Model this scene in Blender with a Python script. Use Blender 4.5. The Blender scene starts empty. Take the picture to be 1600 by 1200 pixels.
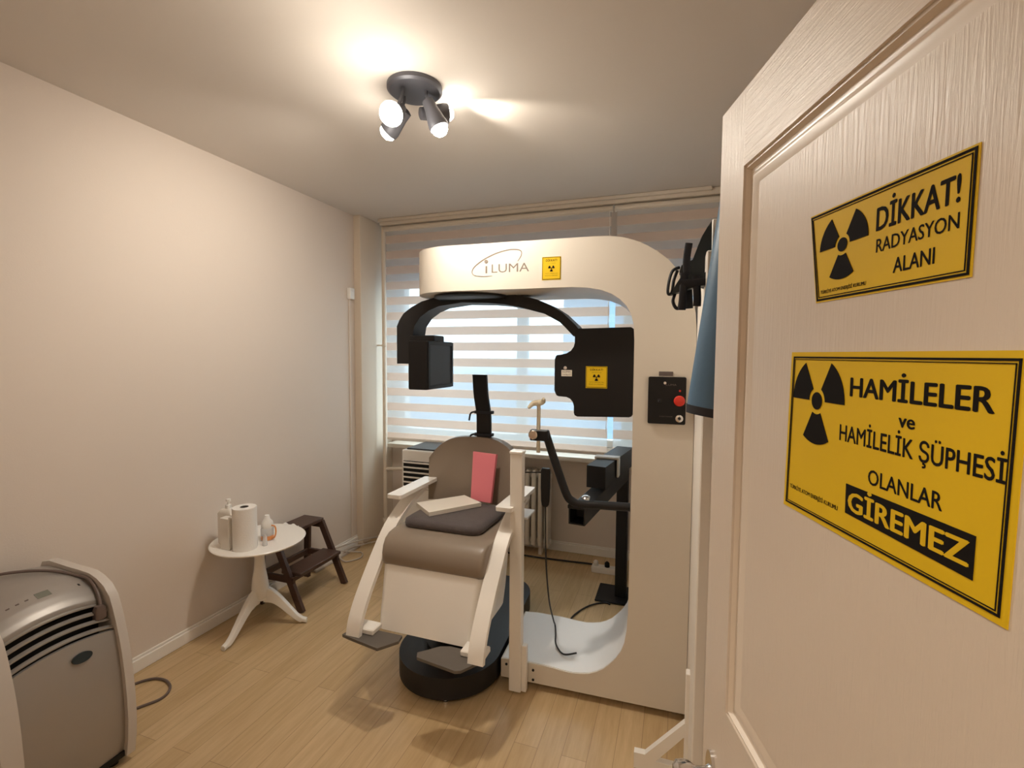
import bpy, bmesh, math, random
from mathutils import Vector, Matrix
random.seed(7)
S = bpy.context.scene
COL = S.collection
V = Vector

# ------------------------------------------------------------------ camera
def make_camera():
    yaw, t, r = .33095, .05831, .00712
    cy, sy = math.cos(yaw), math.sin(yaw)
    F = V((-sy*math.cos(t), cy*math.cos(t), -math.sin(t)))
    rt = V((cy, sy, 0)); up = rt.cross(F)
    R = rt*math.cos(r) + up*math.sin(r)
    U = -rt*math.sin(r) + up*math.cos(r)
    cam = bpy.data.cameras.new('camera'); ob = bpy.data.objects.new('camera', cam)
    m = Matrix((R, U, -F)).transposed().to_4x4(); m.translation = V((0, 0, 1.55))
    ob.matrix_world = m
    cam.sensor_fit = 'HORIZONTAL'; cam.sensor_width = 36; cam.lens = 751.3/1600*36
    cam.clip_start = .02; cam.clip_end = 100
    COL.objects.link(ob); S.camera = ob
make_camera()

# ------------------------------------------------------------------ world (daylight seen through the window)
def make_world():
    w = bpy.data.worlds.new('daylight'); S.world = w; w.use_nodes = True
    nt = w.node_tree; nt.nodes.clear()
    out = nt.nodes.new('ShaderNodeOutputWorld'); bg = nt.nodes.new('ShaderNodeBackground')
    tc = nt.nodes.new('ShaderNodeTexCoord'); sp = nt.nodes.new('ShaderNodeSeparateXYZ')
    ramp = nt.nodes.new('ShaderNodeValToRGB')
    mp = nt.nodes.new('ShaderNodeMapRange')
    mp.inputs['From Min'].default_value = -.35; mp.inputs['From Max'].default_value = .35
    e = ramp.color_ramp.elements
    e[0].position = 0; e[0].color = (.07, .105, .15, 1)
    e[1].position = 1; e[1].color = (.82, .95, 1, 1)
    a = ramp.color_ramp.elements.new(.44); a.color = (.10, .155, .225, 1)
    a = ramp.color_ramp.elements.new(.535); a.color = (.70, .92, 1, 1)
    nt.links.new(tc.outputs['Generated'], sp.inputs[0]); nt.links.new(sp.outputs['Z'], mp.inputs['Value'])
    nt.links.new(mp.outputs[0], ramp.inputs[0]); nt.links.new(ramp.outputs[0], bg.inputs['Color'])
    bg.inputs['Strength'].default_value = WORLD_STRENGTH
    nt.links.new(bg.outputs[0], out.inputs[0])
WORLD_STRENGTH = 5.4
make_world()

# ------------------------------------------------------------------ exposure
S.view_settings.view_transform = 'Standard'
S.view_settings.look = 'None'
S.view_settings.exposure = 0.14
S.view_settings.gamma = 1.0
S.view_settings.use_curve_mapping = False
S.cycles.use_denoising = True
S.cycles.max_bounces = 10
S.cycles.diffuse_bounces = 5
S.cycles.transparent_max_bounces = 12
S.cycles.sample_clamp_indirect = 6

# added unseen fill light behind the doorway, brightening door and chair front
def area(name, loc, rot, sx, sy, power, color):
    l = bpy.data.lights.new(name, 'AREA'); l.shape = 'RECTANGLE'; l.size = sx; l.size_y = sy
    l.energy = power; l.color = color
    o = bpy.data.objects.new(name, l); o.location = loc; o.rotation_euler = rot; COL.objects.link(o); return o
area('hall_fill_light', (-.1, -.75, 2.6), (0, 0, 0), .5, .5, 20, (1, .88, .72))

# ------------------------------------------------------------------ materials
def _n(nt, t, **kw):
    n = nt.nodes.new(t)
    for k, v in kw.items(): setattr(n, k, v)
    return n
MATS = {}
def mat(name, color, rough=.5, metal=0., var=.04, scale=8., bump=0., bscale=120., coat=0., spec=.5, stretch=None, trans=0., emit=None, sheen=0.):
    m = bpy.data.materials.new(name); m.use_nodes = True; nt = m.node_tree
    b = nt.nodes['Principled BSDF']
    tc = _n(nt, 'ShaderNodeTexCoord'); mpn = _n(nt, 'ShaderNodeMapping')
    nt.links.new(tc.outputs['Object'], mpn.inputs[0])
    if stretch: mpn.inputs['Scale'].default_value = stretch
    nz = _n(nt, 'ShaderNodeTexNoise'); nz.inputs['Scale'].default_value = scale; nz.inputs['Detail'].default_value = 4
    nt.links.new(mpn.outputs[0], nz.inputs['Vector'])
    mx = _n(nt, 'ShaderNodeMix', data_type='RGBA')
    c1 = tuple(max(0, c*(1-var)) for c in color); c2 = tuple(min(1, c*(1+var)) for c in color)
    mx.inputs[6].default_value = (*c1, 1); mx.inputs[7].default_value = (*c2, 1)
    nt.links.new(nz.outputs[0], mx.inputs[0]); nt.links.new(mx.outputs[2], b.inputs['Base Color'])
    b.inputs['Roughness'].default_value = rough; b.inputs['Metallic'].default_value = metal
    b.inputs['Specular IOR Level'].default_value = spec
    b.inputs['Coat Weight'].default_value = coat
    b.inputs['Transmission Weight'].default_value = trans
    b.inputs['Sheen Weight'].default_value = sheen
    if emit:
        b.inputs['Emission Color'].default_value = (*emit[0], 1); b.inputs['Emission Strength'].default_value = emit[1]
    if bump:
        n2 = _n(nt, 'ShaderNodeTexNoise'); n2.inputs['Scale'].default_value = bscale; n2.inputs['Detail'].default_value = 3
        nt.links.new(mpn.outputs[0], n2.inputs['Vector'])
        bp = _n(nt, 'ShaderNodeBump'); bp.inputs['Strength'].default_value = bump; bp.inputs['Distance'].default_value = .01
        nt.links.new(n2.outputs[0], bp.inputs['Height']); nt.links.new(bp.outputs[0], b.inputs['Normal'])
    MATS[name] = m
    return m

def floor_material():
    m = bpy.data.materials.new('oak_laminate'); m.use_nodes = True; nt = m.node_tree; b = nt.nodes['Principled BSDF']
    g = _n(nt, 'ShaderNodeNewGeometry'); mp = _n(nt, 'ShaderNodeMapping')
    mp.inputs['Rotation'].default_value = (0, 0, math.pi/2)
    nt.links.new(g.outputs['Position'], mp.inputs[0])
    br = _n(nt, 'ShaderNodeTexBrick'); br.offset = .37; br.squash = 1
    br.inputs['Scale'].default_value = 1; br.inputs['Brick Width'].default_value = 1.28; br.inputs['Row Height'].default_value = .097
    br.inputs['Mortar Size'].default_value = .0009; br.inputs['Bias'].default_value = 0
    br.inputs['Color1'].default_value = (.57, .405, .215, 1); br.inputs['Color2'].default_value = (.65, .475, .27, 1); br.inputs['Mortar'].default_value = (.33, .22, .12, 1)
    nt.links.new(mp.outputs[0], br.inputs['Vector'])
    m2 = _n(nt, 'ShaderNodeMapping'); m2.inputs['Scale'].default_value = (14, 1.2, 1); nt.links.new(g.outputs['Position'], m2.inputs[0])
    nz = _n(nt, 'ShaderNodeTexNoise'); nz.inputs['Scale'].default_value = 3; nz.inputs['Detail'].default_value = 8; nz.inputs['Roughness'].default_value = .65
    nt.links.new(m2.outputs[0], nz.inputs['Vector'])
    mx = _n(nt, 'ShaderNodeMix', data_type='RGBA', blend_type='MULTIPLY'); mx.inputs[0].default_value = .55
    rp = _n(nt, 'ShaderNodeValToRGB'); rp.color_ramp.elements[0].position = .3; rp.color_ramp.elements[0].color = (.62, .55, .48, 1)
    rp.color_ramp.elements[1].position = .7; rp.color_ramp.elements[1].color = (1, 1, 1, 1)
    nt.links.new(nz.outputs[0], rp.inputs[0]); nt.links.new(br.outputs['Color'], mx.inputs[6]); nt.links.new(rp.outputs[0], mx.inputs[7])
    nt.links.new(mx.outputs[2], b.inputs['Base Color'])
    b.inputs['Roughness'].default_value = .33; b.inputs['Specular IOR Level'].default_value = .45
    bp = _n(nt, 'ShaderNodeBump'); bp.inputs['Strength'].default_value = .06; bp.inputs['Distance'].default_value = .004
    nt.links.new(nz.outputs[0], bp.inputs['Height']); nt.links.new(bp.outputs[0], b.inputs['Normal'])
    return m

def blind_material(zc, period, half):
    """zebra roller fabric: woven opaque bands alternating with sheer voile"""
    m = bpy.data.materials.new('zebra_fabric'); m.use_nodes = True; nt = m.node_tree; nt.nodes.clear()
    out = _n(nt, 'ShaderNodeOutputMaterial')
    g = _n(nt, 'ShaderNodeNewGeometry'); sp = _n(nt, 'ShaderNodeSeparateXYZ'); nt.links.new(g.outputs['Position'], sp.inputs[0])
    a = _n(nt, 'ShaderNodeMath', operation='SUBTRACT'); nt.links.new(sp.outputs['Z'], a.inputs[0]); a.inputs[1].default_value = zc
    p = _n(nt, 'ShaderNodeMath', operation='PINGPONG'); nt.links.new(a.outputs[0], p.inputs[0]); p.inputs[1].default_value = period/2
    mr = _n(nt, 'ShaderNodeMapRange'); nt.links.new(p.outputs[0], mr.inputs['Value'])
    mr.inputs['From Min'].default_value = half-.003; mr.inputs['From Max'].default_value = half+.003
    # opaque
    d1 = _n(nt, 'ShaderNodeBsdfDiffuse'); d1.inputs['Color'].default_value = (.76, .67, .58, 1)
    t1 = _n(nt, 'ShaderNodeBsdfTranslucent'); t1.inputs['Color'].default_value = (.92, .80, .72, 1)
    m1 = _n(nt, 'ShaderNodeMixShader'); m1.inputs[0].default_value = .60
    nt.links.new(d1.outputs[0], m1.inputs[1]); nt.links.new(t1.outputs[0], m1.inputs[2])
    # sheer
    d2 = _n(nt, 'ShaderNodeBsdfDiffuse'); d2.inputs['Color'].default_value = (.66, .60, .54, 1)
    t2 = _n(nt, 'ShaderNodeBsdfTranslucent'); t2.inputs['Color'].default_value = (.86, .88, .88, 1)
    m2 = _n(nt, 'ShaderNodeMixShader'); m2.inputs[0].default_value = .5
    nt.links.new(d2.outputs[0], m2.inputs[1]); nt.links.new(t2.outputs[0], m2.inputs[2])
    tr = _n(nt, 'ShaderNodeBsdfTransparent'); m3 = _n(nt, 'ShaderNodeMixShader'); m3.inputs[0].default_value = .52
    nt.links.new(m2.outputs[0], m3.inputs[1]); nt.links.new(tr.outputs[0], m3.inputs[2])
    mm = _n(nt, 'ShaderNodeMixShader'); nt.links.new(mr.outputs[0], mm.inputs[0])
    nt.links.new(m1.outputs[0], mm.inputs[1]); nt.links.new(m3.outputs[0], mm.inputs[2])
    nt.links.new(mm.outputs[0], out.inputs[0])
    return m

def glass_material():
    m = bpy.data.materials.new('window_glass'); m.use_nodes = True; nt = m.node_tree; nt.nodes.clear()
    out = _n(nt, 'ShaderNodeOutputMaterial'); tr = _n(nt, 'ShaderNodeBsdfTransparent'); gl = _n(nt, 'ShaderNodeBsdfGlossy')
    gl.inputs['Roughness'].default_value = .02; mx = _n(nt, 'ShaderNodeMixShader'); mx.inputs[0].default_value = .06
    tr.inputs['Color'].default_value = (.95, .98, 1, 1)
    nt.links.new(tr.outputs[0], mx.inputs[1]); nt.links.new(gl.outputs[0], mx.inputs[2]); nt.links.new(mx.outputs[0], out.inputs[0])
    return m

def door_material(name, stretch):
    """white embossed door skin: pressed wood grain under gloss paint"""
    m = bpy.data.materials.new(name); m.use_nodes = True; nt = m.node_tree; b = nt.nodes['Principled BSDF']
    b.inputs['Base Color'].default_value = (.70, .61, .515, 1); b.inputs['Roughness'].default_value = .36
    tc = _n(nt, 'ShaderNodeTexCoord'); mp = _n(nt, 'ShaderNodeMapping'); mp.inputs['Scale'].default_value = stretch
    nt.links.new(tc.outputs['Object'], mp.inputs[0])
    nz = _n(nt, 'ShaderNodeTexNoise'); nz.inputs['Scale'].default_value = 1.0; nz.inputs['Detail'].default_value = 5; nz.inputs['Roughness'].default_value = .6
    nz.inputs['Distortion'].default_value = .6
    nt.links.new(mp.outputs[0], nz.inputs['Vector'])
    bp = _n(nt, 'ShaderNodeBump'); bp.inputs['Strength'].default_value = .35; bp.inputs['Distance'].default_value = .0022
    nt.links.new(nz.outputs[0], bp.inputs['Height']); nt.links.new(bp.outputs[0], b.inputs['Normal'])
    return m

M_WALL = mat('wall_paint', (.74, .65, .57), .75, var=.015, scale=2, bump=.05, bscale=180)
M_CEIL = mat('ceiling_paint', (.70, .64, .575), .8, var=.01, scale=2, bump=.03, bscale=150)
M_PIER = mat('pier_paint', (.73, .63, .51), .7, var=.015, scale=2)
M_FLOOR = floor_material()
M_WHITE = mat('white_paint', (.88, .84, .78), .35, var=.02)
M_WHITEGLOSS = mat('white_lacquer', (.89, .86, .81), .25, var=.01)
M_FRAME = mat('window_frame_plastic', (.75, .74, .72), .4, var=.01)
M_SILL = mat('sill_stone', (.66, .58, .48), .45, var=.03)
M_MACHINE = mat('scanner_enamel', (.72, .66, .57), .42, var=.012, scale=3)
M_MACHINE_DAYLIT = mat('scanner_daylit_enamel', (.88, .875, .87), .4, var=.01)  # scanner enamel paled for the window light on the base top
M_BLACK = mat('black_plastic', (.009, .008, .008), .45, var=.1, spec=.3)
M_BLACKM = mat('black_matte_metal', (.014, .013, .0135), .5, var=.1, spec=.35)
M_DARKIN = mat('dark_interior', (.006, .006, .006), .8, var=.1)
M_PANEL = mat('detector_face', (.035, .037, .04), .5, var=.05)
M_VINYL = mat('taupe_vinyl', (.27, .215, .165), .38, var=.05, scale=6, bump=.03, bscale=300)
M_FABRIC = mat('grey_corduroy', (.085, .068, .066), .85, var=.22, scale=60, bump=.25, bscale=260, sheen=.2)
M_FOAM = mat('white_foam', (.80, .75, .66), .7, var=.03, bump=.05)
M_PINK = mat('pink_foam', (.78, .22, .26), .75, var=.05, bump=.06, bscale=220)
M_STEELTREAD = mat('grey_tread', (.11, .095, .08), .5, var=.12, scale=20)
M_CHROME = mat('chrome', (.75, .74, .74), .16, 1., var=.02)
M_BRASS = mat('knob_metal', (.62, .50, .40), .25, 1., var=.03)
M_SILVER = mat('silver_plastic', (.40, .375, .35), .40, .5, var=.02, scale=4)
M_ACSHELL = mat('ac_shell_plastic', (.60, .55, .50), .4, var=.02)
M_WOODDARK = mat('dark_stained_pine', (.075, .038, .026), .42, var=.35, scale=5, stretch=(2, 22, 22))
M_PAPER = mat('paper_towel', (.84, .81, .77), .9, var=.02, bump=.15, bscale=160)
M_CARD = mat('white_carton', (.78, .74, .68), .5, var=.02)
M_CARDBOARD = mat('cardboard_core', (.09, .07, .06), .9, var=.1)
M_ORANGE = mat('amber_plastic', (.75, .30, .10), .3, var=.05)
M_CLEAR = mat('clear_plastic', (.86, .86, .86), .15, var=.01, trans=.45)
M_CREAMCLEAR = mat('translucent_bite_piece', (.84, .74, .55), .25, var=.03, trans=.35)
M_YELLOW = mat('warning_yellow', (.74, .49, .012), .6, var=.03, scale=14, spec=.2)
M_INK = mat('black_ink', (.012, .010, .009), .8, var=.05, spec=.08)
M_LOGO = mat('engraved_grey', (.20, .16, .13), .5, var=.05)
M_RED = mat('red_button_plastic', (.66, .035, .02), .3, var=.04)
M_LABEL = mat('label_paper', (.70, .64, .55), .5, var=.03)
M_GREYLBL = mat('grey_label', (.13, .10, .09), .5, var=.15, scale=80)
M_BLUE = mat('lead_vinyl_blue', (.075, .15, .24), .42, var=.06, scale=5, bump=.05, bscale=60)
M_NAVY = mat('dark_binding', (.012, .013, .02), .6, var=.1)
M_TEAL = mat('dark_teal_vinyl', (.012, .022, .027), .45, var=.2, scale=9)
M_CORDW = mat('beige_cable', (.55, .48, .42), .5, var=.03)
M_CORDG = mat('grey_brown_cable', (.14, .10, .085), .5, var=.05)
M_CORDB = mat('black_cable', (.02, .017, .016), .5, var=.05)
M_RAD = mat('radiator_enamel', (.74, .68, .60), .35, var=.01)
M_LAMPMETAL = mat('lamp_grey_metal', (.10, .10, .115), .45, .2, var=.02)
M_BULB = mat('bulb_glow', (1, 1, 1), .4, var=0, emit=((1, .93, .82), 45))
M_LCD = mat('lcd_glass', (.16, .17, .14), .2, var=.03)
M_DOORV = door_material('door_skin_vertical', (260, 260, 14))
M_DOORH = door_material('door_skin_horizontal', (14, 14, 300))
M_DOORPLAIN = mat('door_moulding', (.72, .63, .53), .3, var=.015)
M_FACADE = mat('facade_render', (.22, .31, .42), .8, var=.06, scale=2)
M_FACADEWIN = mat('facade_window', (.12, .17, .24), .2, var=.05)
M_GLASS = glass_material()

# ------------------------------------------------------------------ mesh helpers
class MB:
    def __init__(self): self.bm = bmesh.new()
    def _add(self, src, mtx=None, bevel=0, seg=2, bev_edges=None):
        if bevel > 0:
            es = bev_edges(src) if bev_edges else [e for e in src.edges if len(e.link_faces) == 2 and e.calc_face_angle(0) > .6]
            if es: bmesh.ops.bevel(src, geom=es, offset=bevel, segments=seg, profile=.5, affect='EDGES', clamp_overlap=True)
        bmesh.ops.recalc_face_normals(src, faces=src.faces)
        if mtx: bmesh.ops.transform(src, matrix=mtx, verts=src.verts)
        me = bpy.data.meshes.new('tmp'); src.to_mesh(me); src.free(); self.bm.from_mesh(me); bpy.data.meshes.remove(me)
        return self
    def box(self, x0, x1, y0, y1, z0, z1, bevel=0, seg=2, mtx=None):
        b = bmesh.new(); bmesh.ops.create_cube(b, size=1)
        for v in b.verts: v.co = V((x0+(v.co.x+.5)*(x1-x0), y0+(v.co.y+.5)*(y1-y0), z0+(v.co.z+.5)*(z1-z0)))
        return self._add(b, mtx, bevel, seg)
    def prism(self, pts, o, ex, ey, en, d0, d1, bevel=0, seg=2, bev_edges=None):
        """polygon pts (a,b) in the plane o+a*ex+b*ey, extruded from d0 to d1 along en"""
        o, ex, ey, en = V(o), V(ex), V(ey), V(en)
        b = bmesh.new()
        lo = [b.verts.new(o+ex*a+ey*c+en*d0) for a, c in pts]; hi = [b.verts.new(o+ex*a+ey*c+en*d1) for a, c in pts]
        n = len(pts)
        b.faces.new(lo[::-1]); b.faces.new(hi)
        for i in range(n): b.faces.new((lo[i], lo[(i+1) % n], hi[(i+1) % n], hi[i]))
        return self._add(b, None, bevel, seg, bev_edges)
    def loft(self, loops, cap=True, closed=True):
        b = bmesh.new(); rows = [[b.verts.new(V(p)) for p in l] for l in loops]; n = len(rows[0])
        for r0, r1 in zip(rows, rows[1:]):
            for i in range(n if closed else n-1):
                b.faces.new((r0[i], r0[(i+1) % n], r1[(i+1) % n], r1[i]))
        if cap and closed: b.faces.new(rows[0][::-1]); b.faces.new(rows[-1])
        return self._add(b)
    def tube(self, path, r, n=10, caps=True, flat=None):
        path = [V(p) for p in path]; rows = []
        T = [(path[min(i+1, len(path)-1)]-path[max(i-1, 0)]).normalized() for i in range(len(path))]
        up = V((0, 0, 1)) if abs(T[0].z) < .9 else V((1, 0, 0))
        N = (up - T[0]*up.dot(T[0])).normalized()
        for i, p in enumerate(path):
            N = (N - T[i]*N.dot(T[i]))
            N = N.normalized() if N.length > 1e-6 else V((1, 0, 0))
            B = T[i].cross(N)
            ri = r[i] if isinstance(r, (list, tuple)) else r
            rb = ri if flat is None else flat
            rows.append([p + N*ri*math.cos(2*math.pi*k/n) + B*rb*math.sin(2*math.pi*k/n) for k in range(n)])
        return self.loft(rows, caps)
    def lathe(self, prof, o, axis=(0, 0, 1), n=32):
        """profile of (radius, height) about axis at o"""
        ax = V(axis).normalized(); t = V((1, 0, 0)) if abs(ax.x) < .9 else V((0, 1, 0))
        a = (t-ax*t.dot(ax)).normalized(); c = ax.cross(a); o = V(o)
        rows = [[o+ax*h+(a*math.cos(2*math.pi*k/n)+c*math.sin(2*math.pi*k/n))*max(r, 1e-5) for k in range(n)] for r, h in prof]
        return self.loft(rows, True)
    def slab(self, f, nu, nv, thick):
        """solid sheet: f(u,v) -> (point, normal); offset by thick along the normal"""
        b = bmesh.new(); A = []; B = []
        for i in range(nu+1):
            ra = []; rb = []
            for j in range(nv+1):
                p, nrm = f(i/nu, j/nv); p = V(p); nrm = V(nrm).normalized()
                ra.append(b.verts.new(p)); rb.append(b.verts.new(p+nrm*thick))
            A.append(ra); B.append(rb)
        for i in range(nu):
            for j in range(nv):
                b.faces.new((A[i][j], A[i+1][j], A[i+1][j+1], A[i][j+1])); b.faces.new((B[i][j+1], B[i+1][j+1], B[i+1][j], B[i][j]))
        for i in range(nu):
            b.faces.new((A[i][0], B[i][0], B[i+1][0], A[i+1][0])); b.faces.new((A[i+1][nv], B[i+1][nv], B[i][nv], A[i][nv]))
        for j in range(nv):
            b.faces.new((A[0][j+1], B[0][j+1], B[0][j], A[0][j])); b.faces.new((A[nu][j], B[nu][j], B[nu][j+1], A[nu][j+1]))
        return self._add(b)
    def mesh(self, me, mtx):
        b = bmesh.new(); b.from_mesh(me); bmesh.ops.transform(b, matrix=mtx, verts=b.verts)
        m2 = bpy.data.meshes.new('tmp'); b.to_mesh(m2); b.free(); self.bm.from_mesh(m2); bpy.data.meshes.remove(m2); return self
    def build(self, name, material, parent=None, label=None, loc=None, smooth=True, angle=35):
        me = bpy.data.meshes.new(name)
        if parent is not None: org = ORG[parent.name]
        elif loc is not None: org = V(loc)
        else:
            xs = [v.co for v in self.bm.verts]
            org = V(((min(c.x for c in xs)+max(c.x for c in xs))/2, (min(c.y for c in xs)+max(c.y for c in xs))/2, min(c.z for c in xs)))
        bmesh.ops.translate(self.bm, verts=self.bm.verts, vec=-org)
        self.bm.to_mesh(me); self.bm.free(); me.materials.append(material)
        if smooth:
            for p in me.polygons: p.use_smooth = True
            me.set_sharp_from_angle(angle=math.radians(angle))
        o = bpy.data.objects.new(name, me); COL.objects.link(o)
        if smooth:
            w = o.modifiers.new('weighted_normals', 'WEIGHTED_NORMAL'); w.keep_sharp = True
        if parent is not None: o.parent = parent
        else: o.location = org
        ORG[o.name] = org
        if label: o['label'] = label
        return o
ORG = {}
def tag(o, label, cat, group=None):
    o['label'] = label; o['category'] = cat
    if group: o['group'] = group
    return o
def thing(name, label, cat, loc, group=None):
    o = bpy.data.objects.new(name, None); o.empty_display_size = .1; o.location = loc; COL.objects.link(o)
    ORG[o.name] = V(loc); return tag(o, label, cat, group)
def struct(o): o['kind'] = 'structure'; return o
def frame(cx, cy, hx, hy, r, n=6, z=None):
    """rounded rectangle loop"""
    out = []
    for (sx, sy, a0) in ((1, 1, 0), (-1, 1, 90), (-1, -1, 180), (1, -1, 270)):
        for k in range(n+1):
            a = math.radians(a0+90*k/n)
            out.append((cx+sx*(hx-r)+r*math.cos(a), cy+sy*(hy-r)+r*math.sin(a)))
    return out if z is None else [(a, b, z) for a, b in out]
def arc(cx, cy, r, a0, a1, n, ry=None):
    ry = ry or r
    return [(cx+r*math.cos(math.radians(a0+(a1-a0)*k/n)), cy+ry*math.sin(math.radians(a0+(a1-a0)*k/n))) for k in range(n+1)]
def smooth_path(pts, sub=6):
    pts = [V(p) for p in pts]; out = []
    for i in range(len(pts)-1):
        p0 = pts[max(i-1, 0)]; p1 = pts[i]; p2 = pts[i+1]; p3 = pts[min(i+2, len(pts)-1)]
        for k in range(sub):
            t = k/sub
            out.append(.5*((2*p1)+(p2-p0)*t+(2*p0-5*p1+4*p2-p3)*t*t+(3*p1-p0-3*p2+p3)*t**3))
    out.append(pts[-1]); return out
def text_mesh(body, bold=0.):
    cu = bpy.data.curves.new('t', 'FONT'); cu.body = body; cu.offset = bold; cu.resolution_u = 3
    o = bpy.data.objects.new('t', cu); COL.objects.link(o)
    bpy.context.view_layer.update()
    dg = bpy.context.evaluated_depsgraph_get()
    me = bpy.data.meshes.new_from_object(o.evaluated_get(dg))
    bpy.data.objects.remove(o); bpy.data.curves.remove(cu)
    return me
def _capheight():
    me = text_mesh('H'); h = max(v.co.y for v in me.vertices); bpy.data.meshes.remove(me); return h
CAP = _capheight()
def lettering(mb, body, o, ex, ey, en, x0, x1, y0, y1, bold=.012, lift=.0006):
    """letters whose width fills x0..x1 and whose capitals run from y0 to y1"""
    me = text_mesh(body, 0.)
    xs = [v.co.x for v in me.vertices]; w0, w1 = min(xs)-bold, max(xs)+bold
    sx = (x1-x0)/(w1-w0); sy = (y1-y0)/CAP
    ex, ey, en, o = V(ex), V(ey), V(en), V(o)
    m = Matrix.Identity(4)
    for i in range(3):
        m[i][0] = ex[i]*sx; m[i][1] = ey[i]*sy; m[i][2] = en[i]*.02
        m[i][3] = o[i]+ex[i]*(x0-w0*sx)+ey[i]*y0+en[i]*lift
    for k, (dx, dy) in enumerate(((0, 0),) if bold <= 0 else ((-bold, 0), (bold, 0), (0, bold*.5), (0, -bold*.5))):
        mb.mesh(me, Matrix.Translation(en*k*5e-5) @ m @ Matrix.Translation((dx, dy, 0)))
    bpy.data.meshes.remove(me)
def trefoil(mb, o, ex, ey, en, cx, cy, R, sx=1., lift=.0006, d=.0006):
    P = lambda pts: [(cx+a*sx, cy+b) for a, b in pts]
    mb.prism(P(arc(0, 0, R*.2, 0, 345, 23)), o, ex, ey, en, lift, lift+d)
    for a in (30, 150, 270):
        mb.prism(P(arc(0, 0, R, a-30+60, a-30, 10)[::-1] + arc(0, 0, R*.31, a-30, a+30, 6)[::-1]), o, ex, ey, en, lift, lift+d)
def ring(mb, o, ex, ey, en, x0, x1, y0, y1, w, lift=.0006, d=.0005):
    for r in ((x0, x1, y0, y0+w), (x0, x1, y1-w, y1), (x0, x0+w, y0+w, y1-w), (x1-w, x1, y0+w, y1-w)):
        mb.prism([(r[0], r[2]), (r[1], r[2]), (r[1], r[3]), (r[0], r[3])], o, ex, ey, en, lift, lift+d)
X, Y, Z = V((1, 0, 0)), V((0, 1, 0)), V((0, 0, 1))

# ------------------------------------------------------------------ room shell
XL, XR, YB, YF, H = -2.46, .42, 3.69, .12, 2.651
def wall_with_hole(x0, x1, y0, y1, hx0, hx1, hz0, hz1, z1=H):
    m = MB()
    m.box(x0, hx0, y0, y1, 0, z1); m.box(hx1, x1, y0, y1, 0, z1)
    if hz0 > 0: m.box(hx0, hx1, y0, y1, 0, hz0)
    m.box(hx0, hx1, y0, y1, hz1, z1); return m
struct(MB().box(XL-.15, 1.4, -1.9, YB+.2, -.12, 0).build('floor', M_FLOOR, smooth=False))
struct(MB().box(XL-.15, 1.4, -1.9, YB+.2, H, H+.12).build('ceiling', M_CEIL, smooth=False))
struct(MB().box(XL-.15, XL, .0, YB+.2, 0, H).build('wall_left', M_WALL, smooth=False))
struct(MB().box(XR, XR+.12, YF-.12, YB+.2, 0, H).build('wall_right', M_WALL, smooth=False))
WX0, WX1, WZ0, WZ1 = -2.335, .22, .845, 2.26
struct(wall_with_hole(XL, XR, YB, YB+.2, WX0, WX1, WZ0, WZ1).build('wall_back', M_WALL, smooth=False))
struct(wall_with_hole(XL, XR, .0, YF, -.56, .335, 0, 2.02).build('wall_front', M_WALL, smooth=False))
hall = MB(); hall.box(-1.4, -1.28, -1.9, 0, 0, H); hall.box(1.28, 1.4, -1.9, 0, 0, H); hall.box(-1.4, 1.4, -1.9, -1.78, 0, H)
hall.box(XR+.12, 1.4, 0, .1, 0, H)
struct(hall.build('wall_hall', M_WALL, smooth=False))
# corner pier of the left wall
struct(MB().box(XL, -2.395, 3.255, YB, 0, H, .004, 1).build('wall_corner', M_PIER))
# skirting
def skirting(name, x0, x1, y0, y1):
    m = MB(); m.box(x0, x1, y0, y1, 0, .062, .003, 1)
    if x1-x0 < y1-y0: m.box(x0, x0+(x1-x0)*.55, y0, y1, .062, .075, .002, 1)
    else: m.box(x0, x1, y1-(y1-y0)*.55, y1, .062, .075, .002, 1)
    return struct(m.build(name, M_WHITE))
skirting('baseboard_left', XL, XL+.016, YF, 3.255)
skirting('baseboard_back', -2.39, XR, YB-.016, YB)
# window: frame, mullions, glass
win = MB()
fy0, fy1 = YB+.03, YB+.09
win.box(WX0, WX1, fy0, fy1, WZ0, WZ0+.06, .004, 1); win.box(WX0, WX1, fy0, fy1, WZ1-.06, WZ1, .004, 1)
for a, b in ((WX0, WX0+.05), (WX1-.05, WX1)): win.box(a, b, fy0, fy1, WZ0+.06, WZ1-.06, .004, 1)
win = struct(win.build('window_1', M_FRAME))
for a, b in ((-1.24, -1.15), (-.395, -.08)):
    MB().box(a, b, fy0, fy1, WZ0+.06, WZ1-.06, .004, 1).build('mullion', M_FRAME, win)
MB().box(WX0+.05, WX1-.05, fy0+.028, fy0+.034, WZ0+.06, WZ1-.06).build('glass', M_GLASS, win, smooth=False)
struct(MB().box(-2.33, .30, 3.50, YB+.03, .765, .800, .006, 2).build('trim_1', M_SILL))

# added building outside: dims the bright sky to blue behind the blind gap
bd = thing('building', 'added pale bluish building outside, dimming the sky between the two zebra blinds', 'building', (.3, 11.5, -4))
MB().box(-2.3, 3.2, 10, 13, -4, 2.9).build('facade', M_FACADE, bd)
MB().box(-2.45, 3.35, 9.8, 13.2, 2.9, 3.1).build('roof_slab', M_FACADE, bd)
for x in (-1.7, .1, 1.9):
    for z in (-2.6, .4): MB().box(x, x+.8, 9.97, 10.02, z, z+1.3).build('window', M_FACADEWIN, bd)

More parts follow.
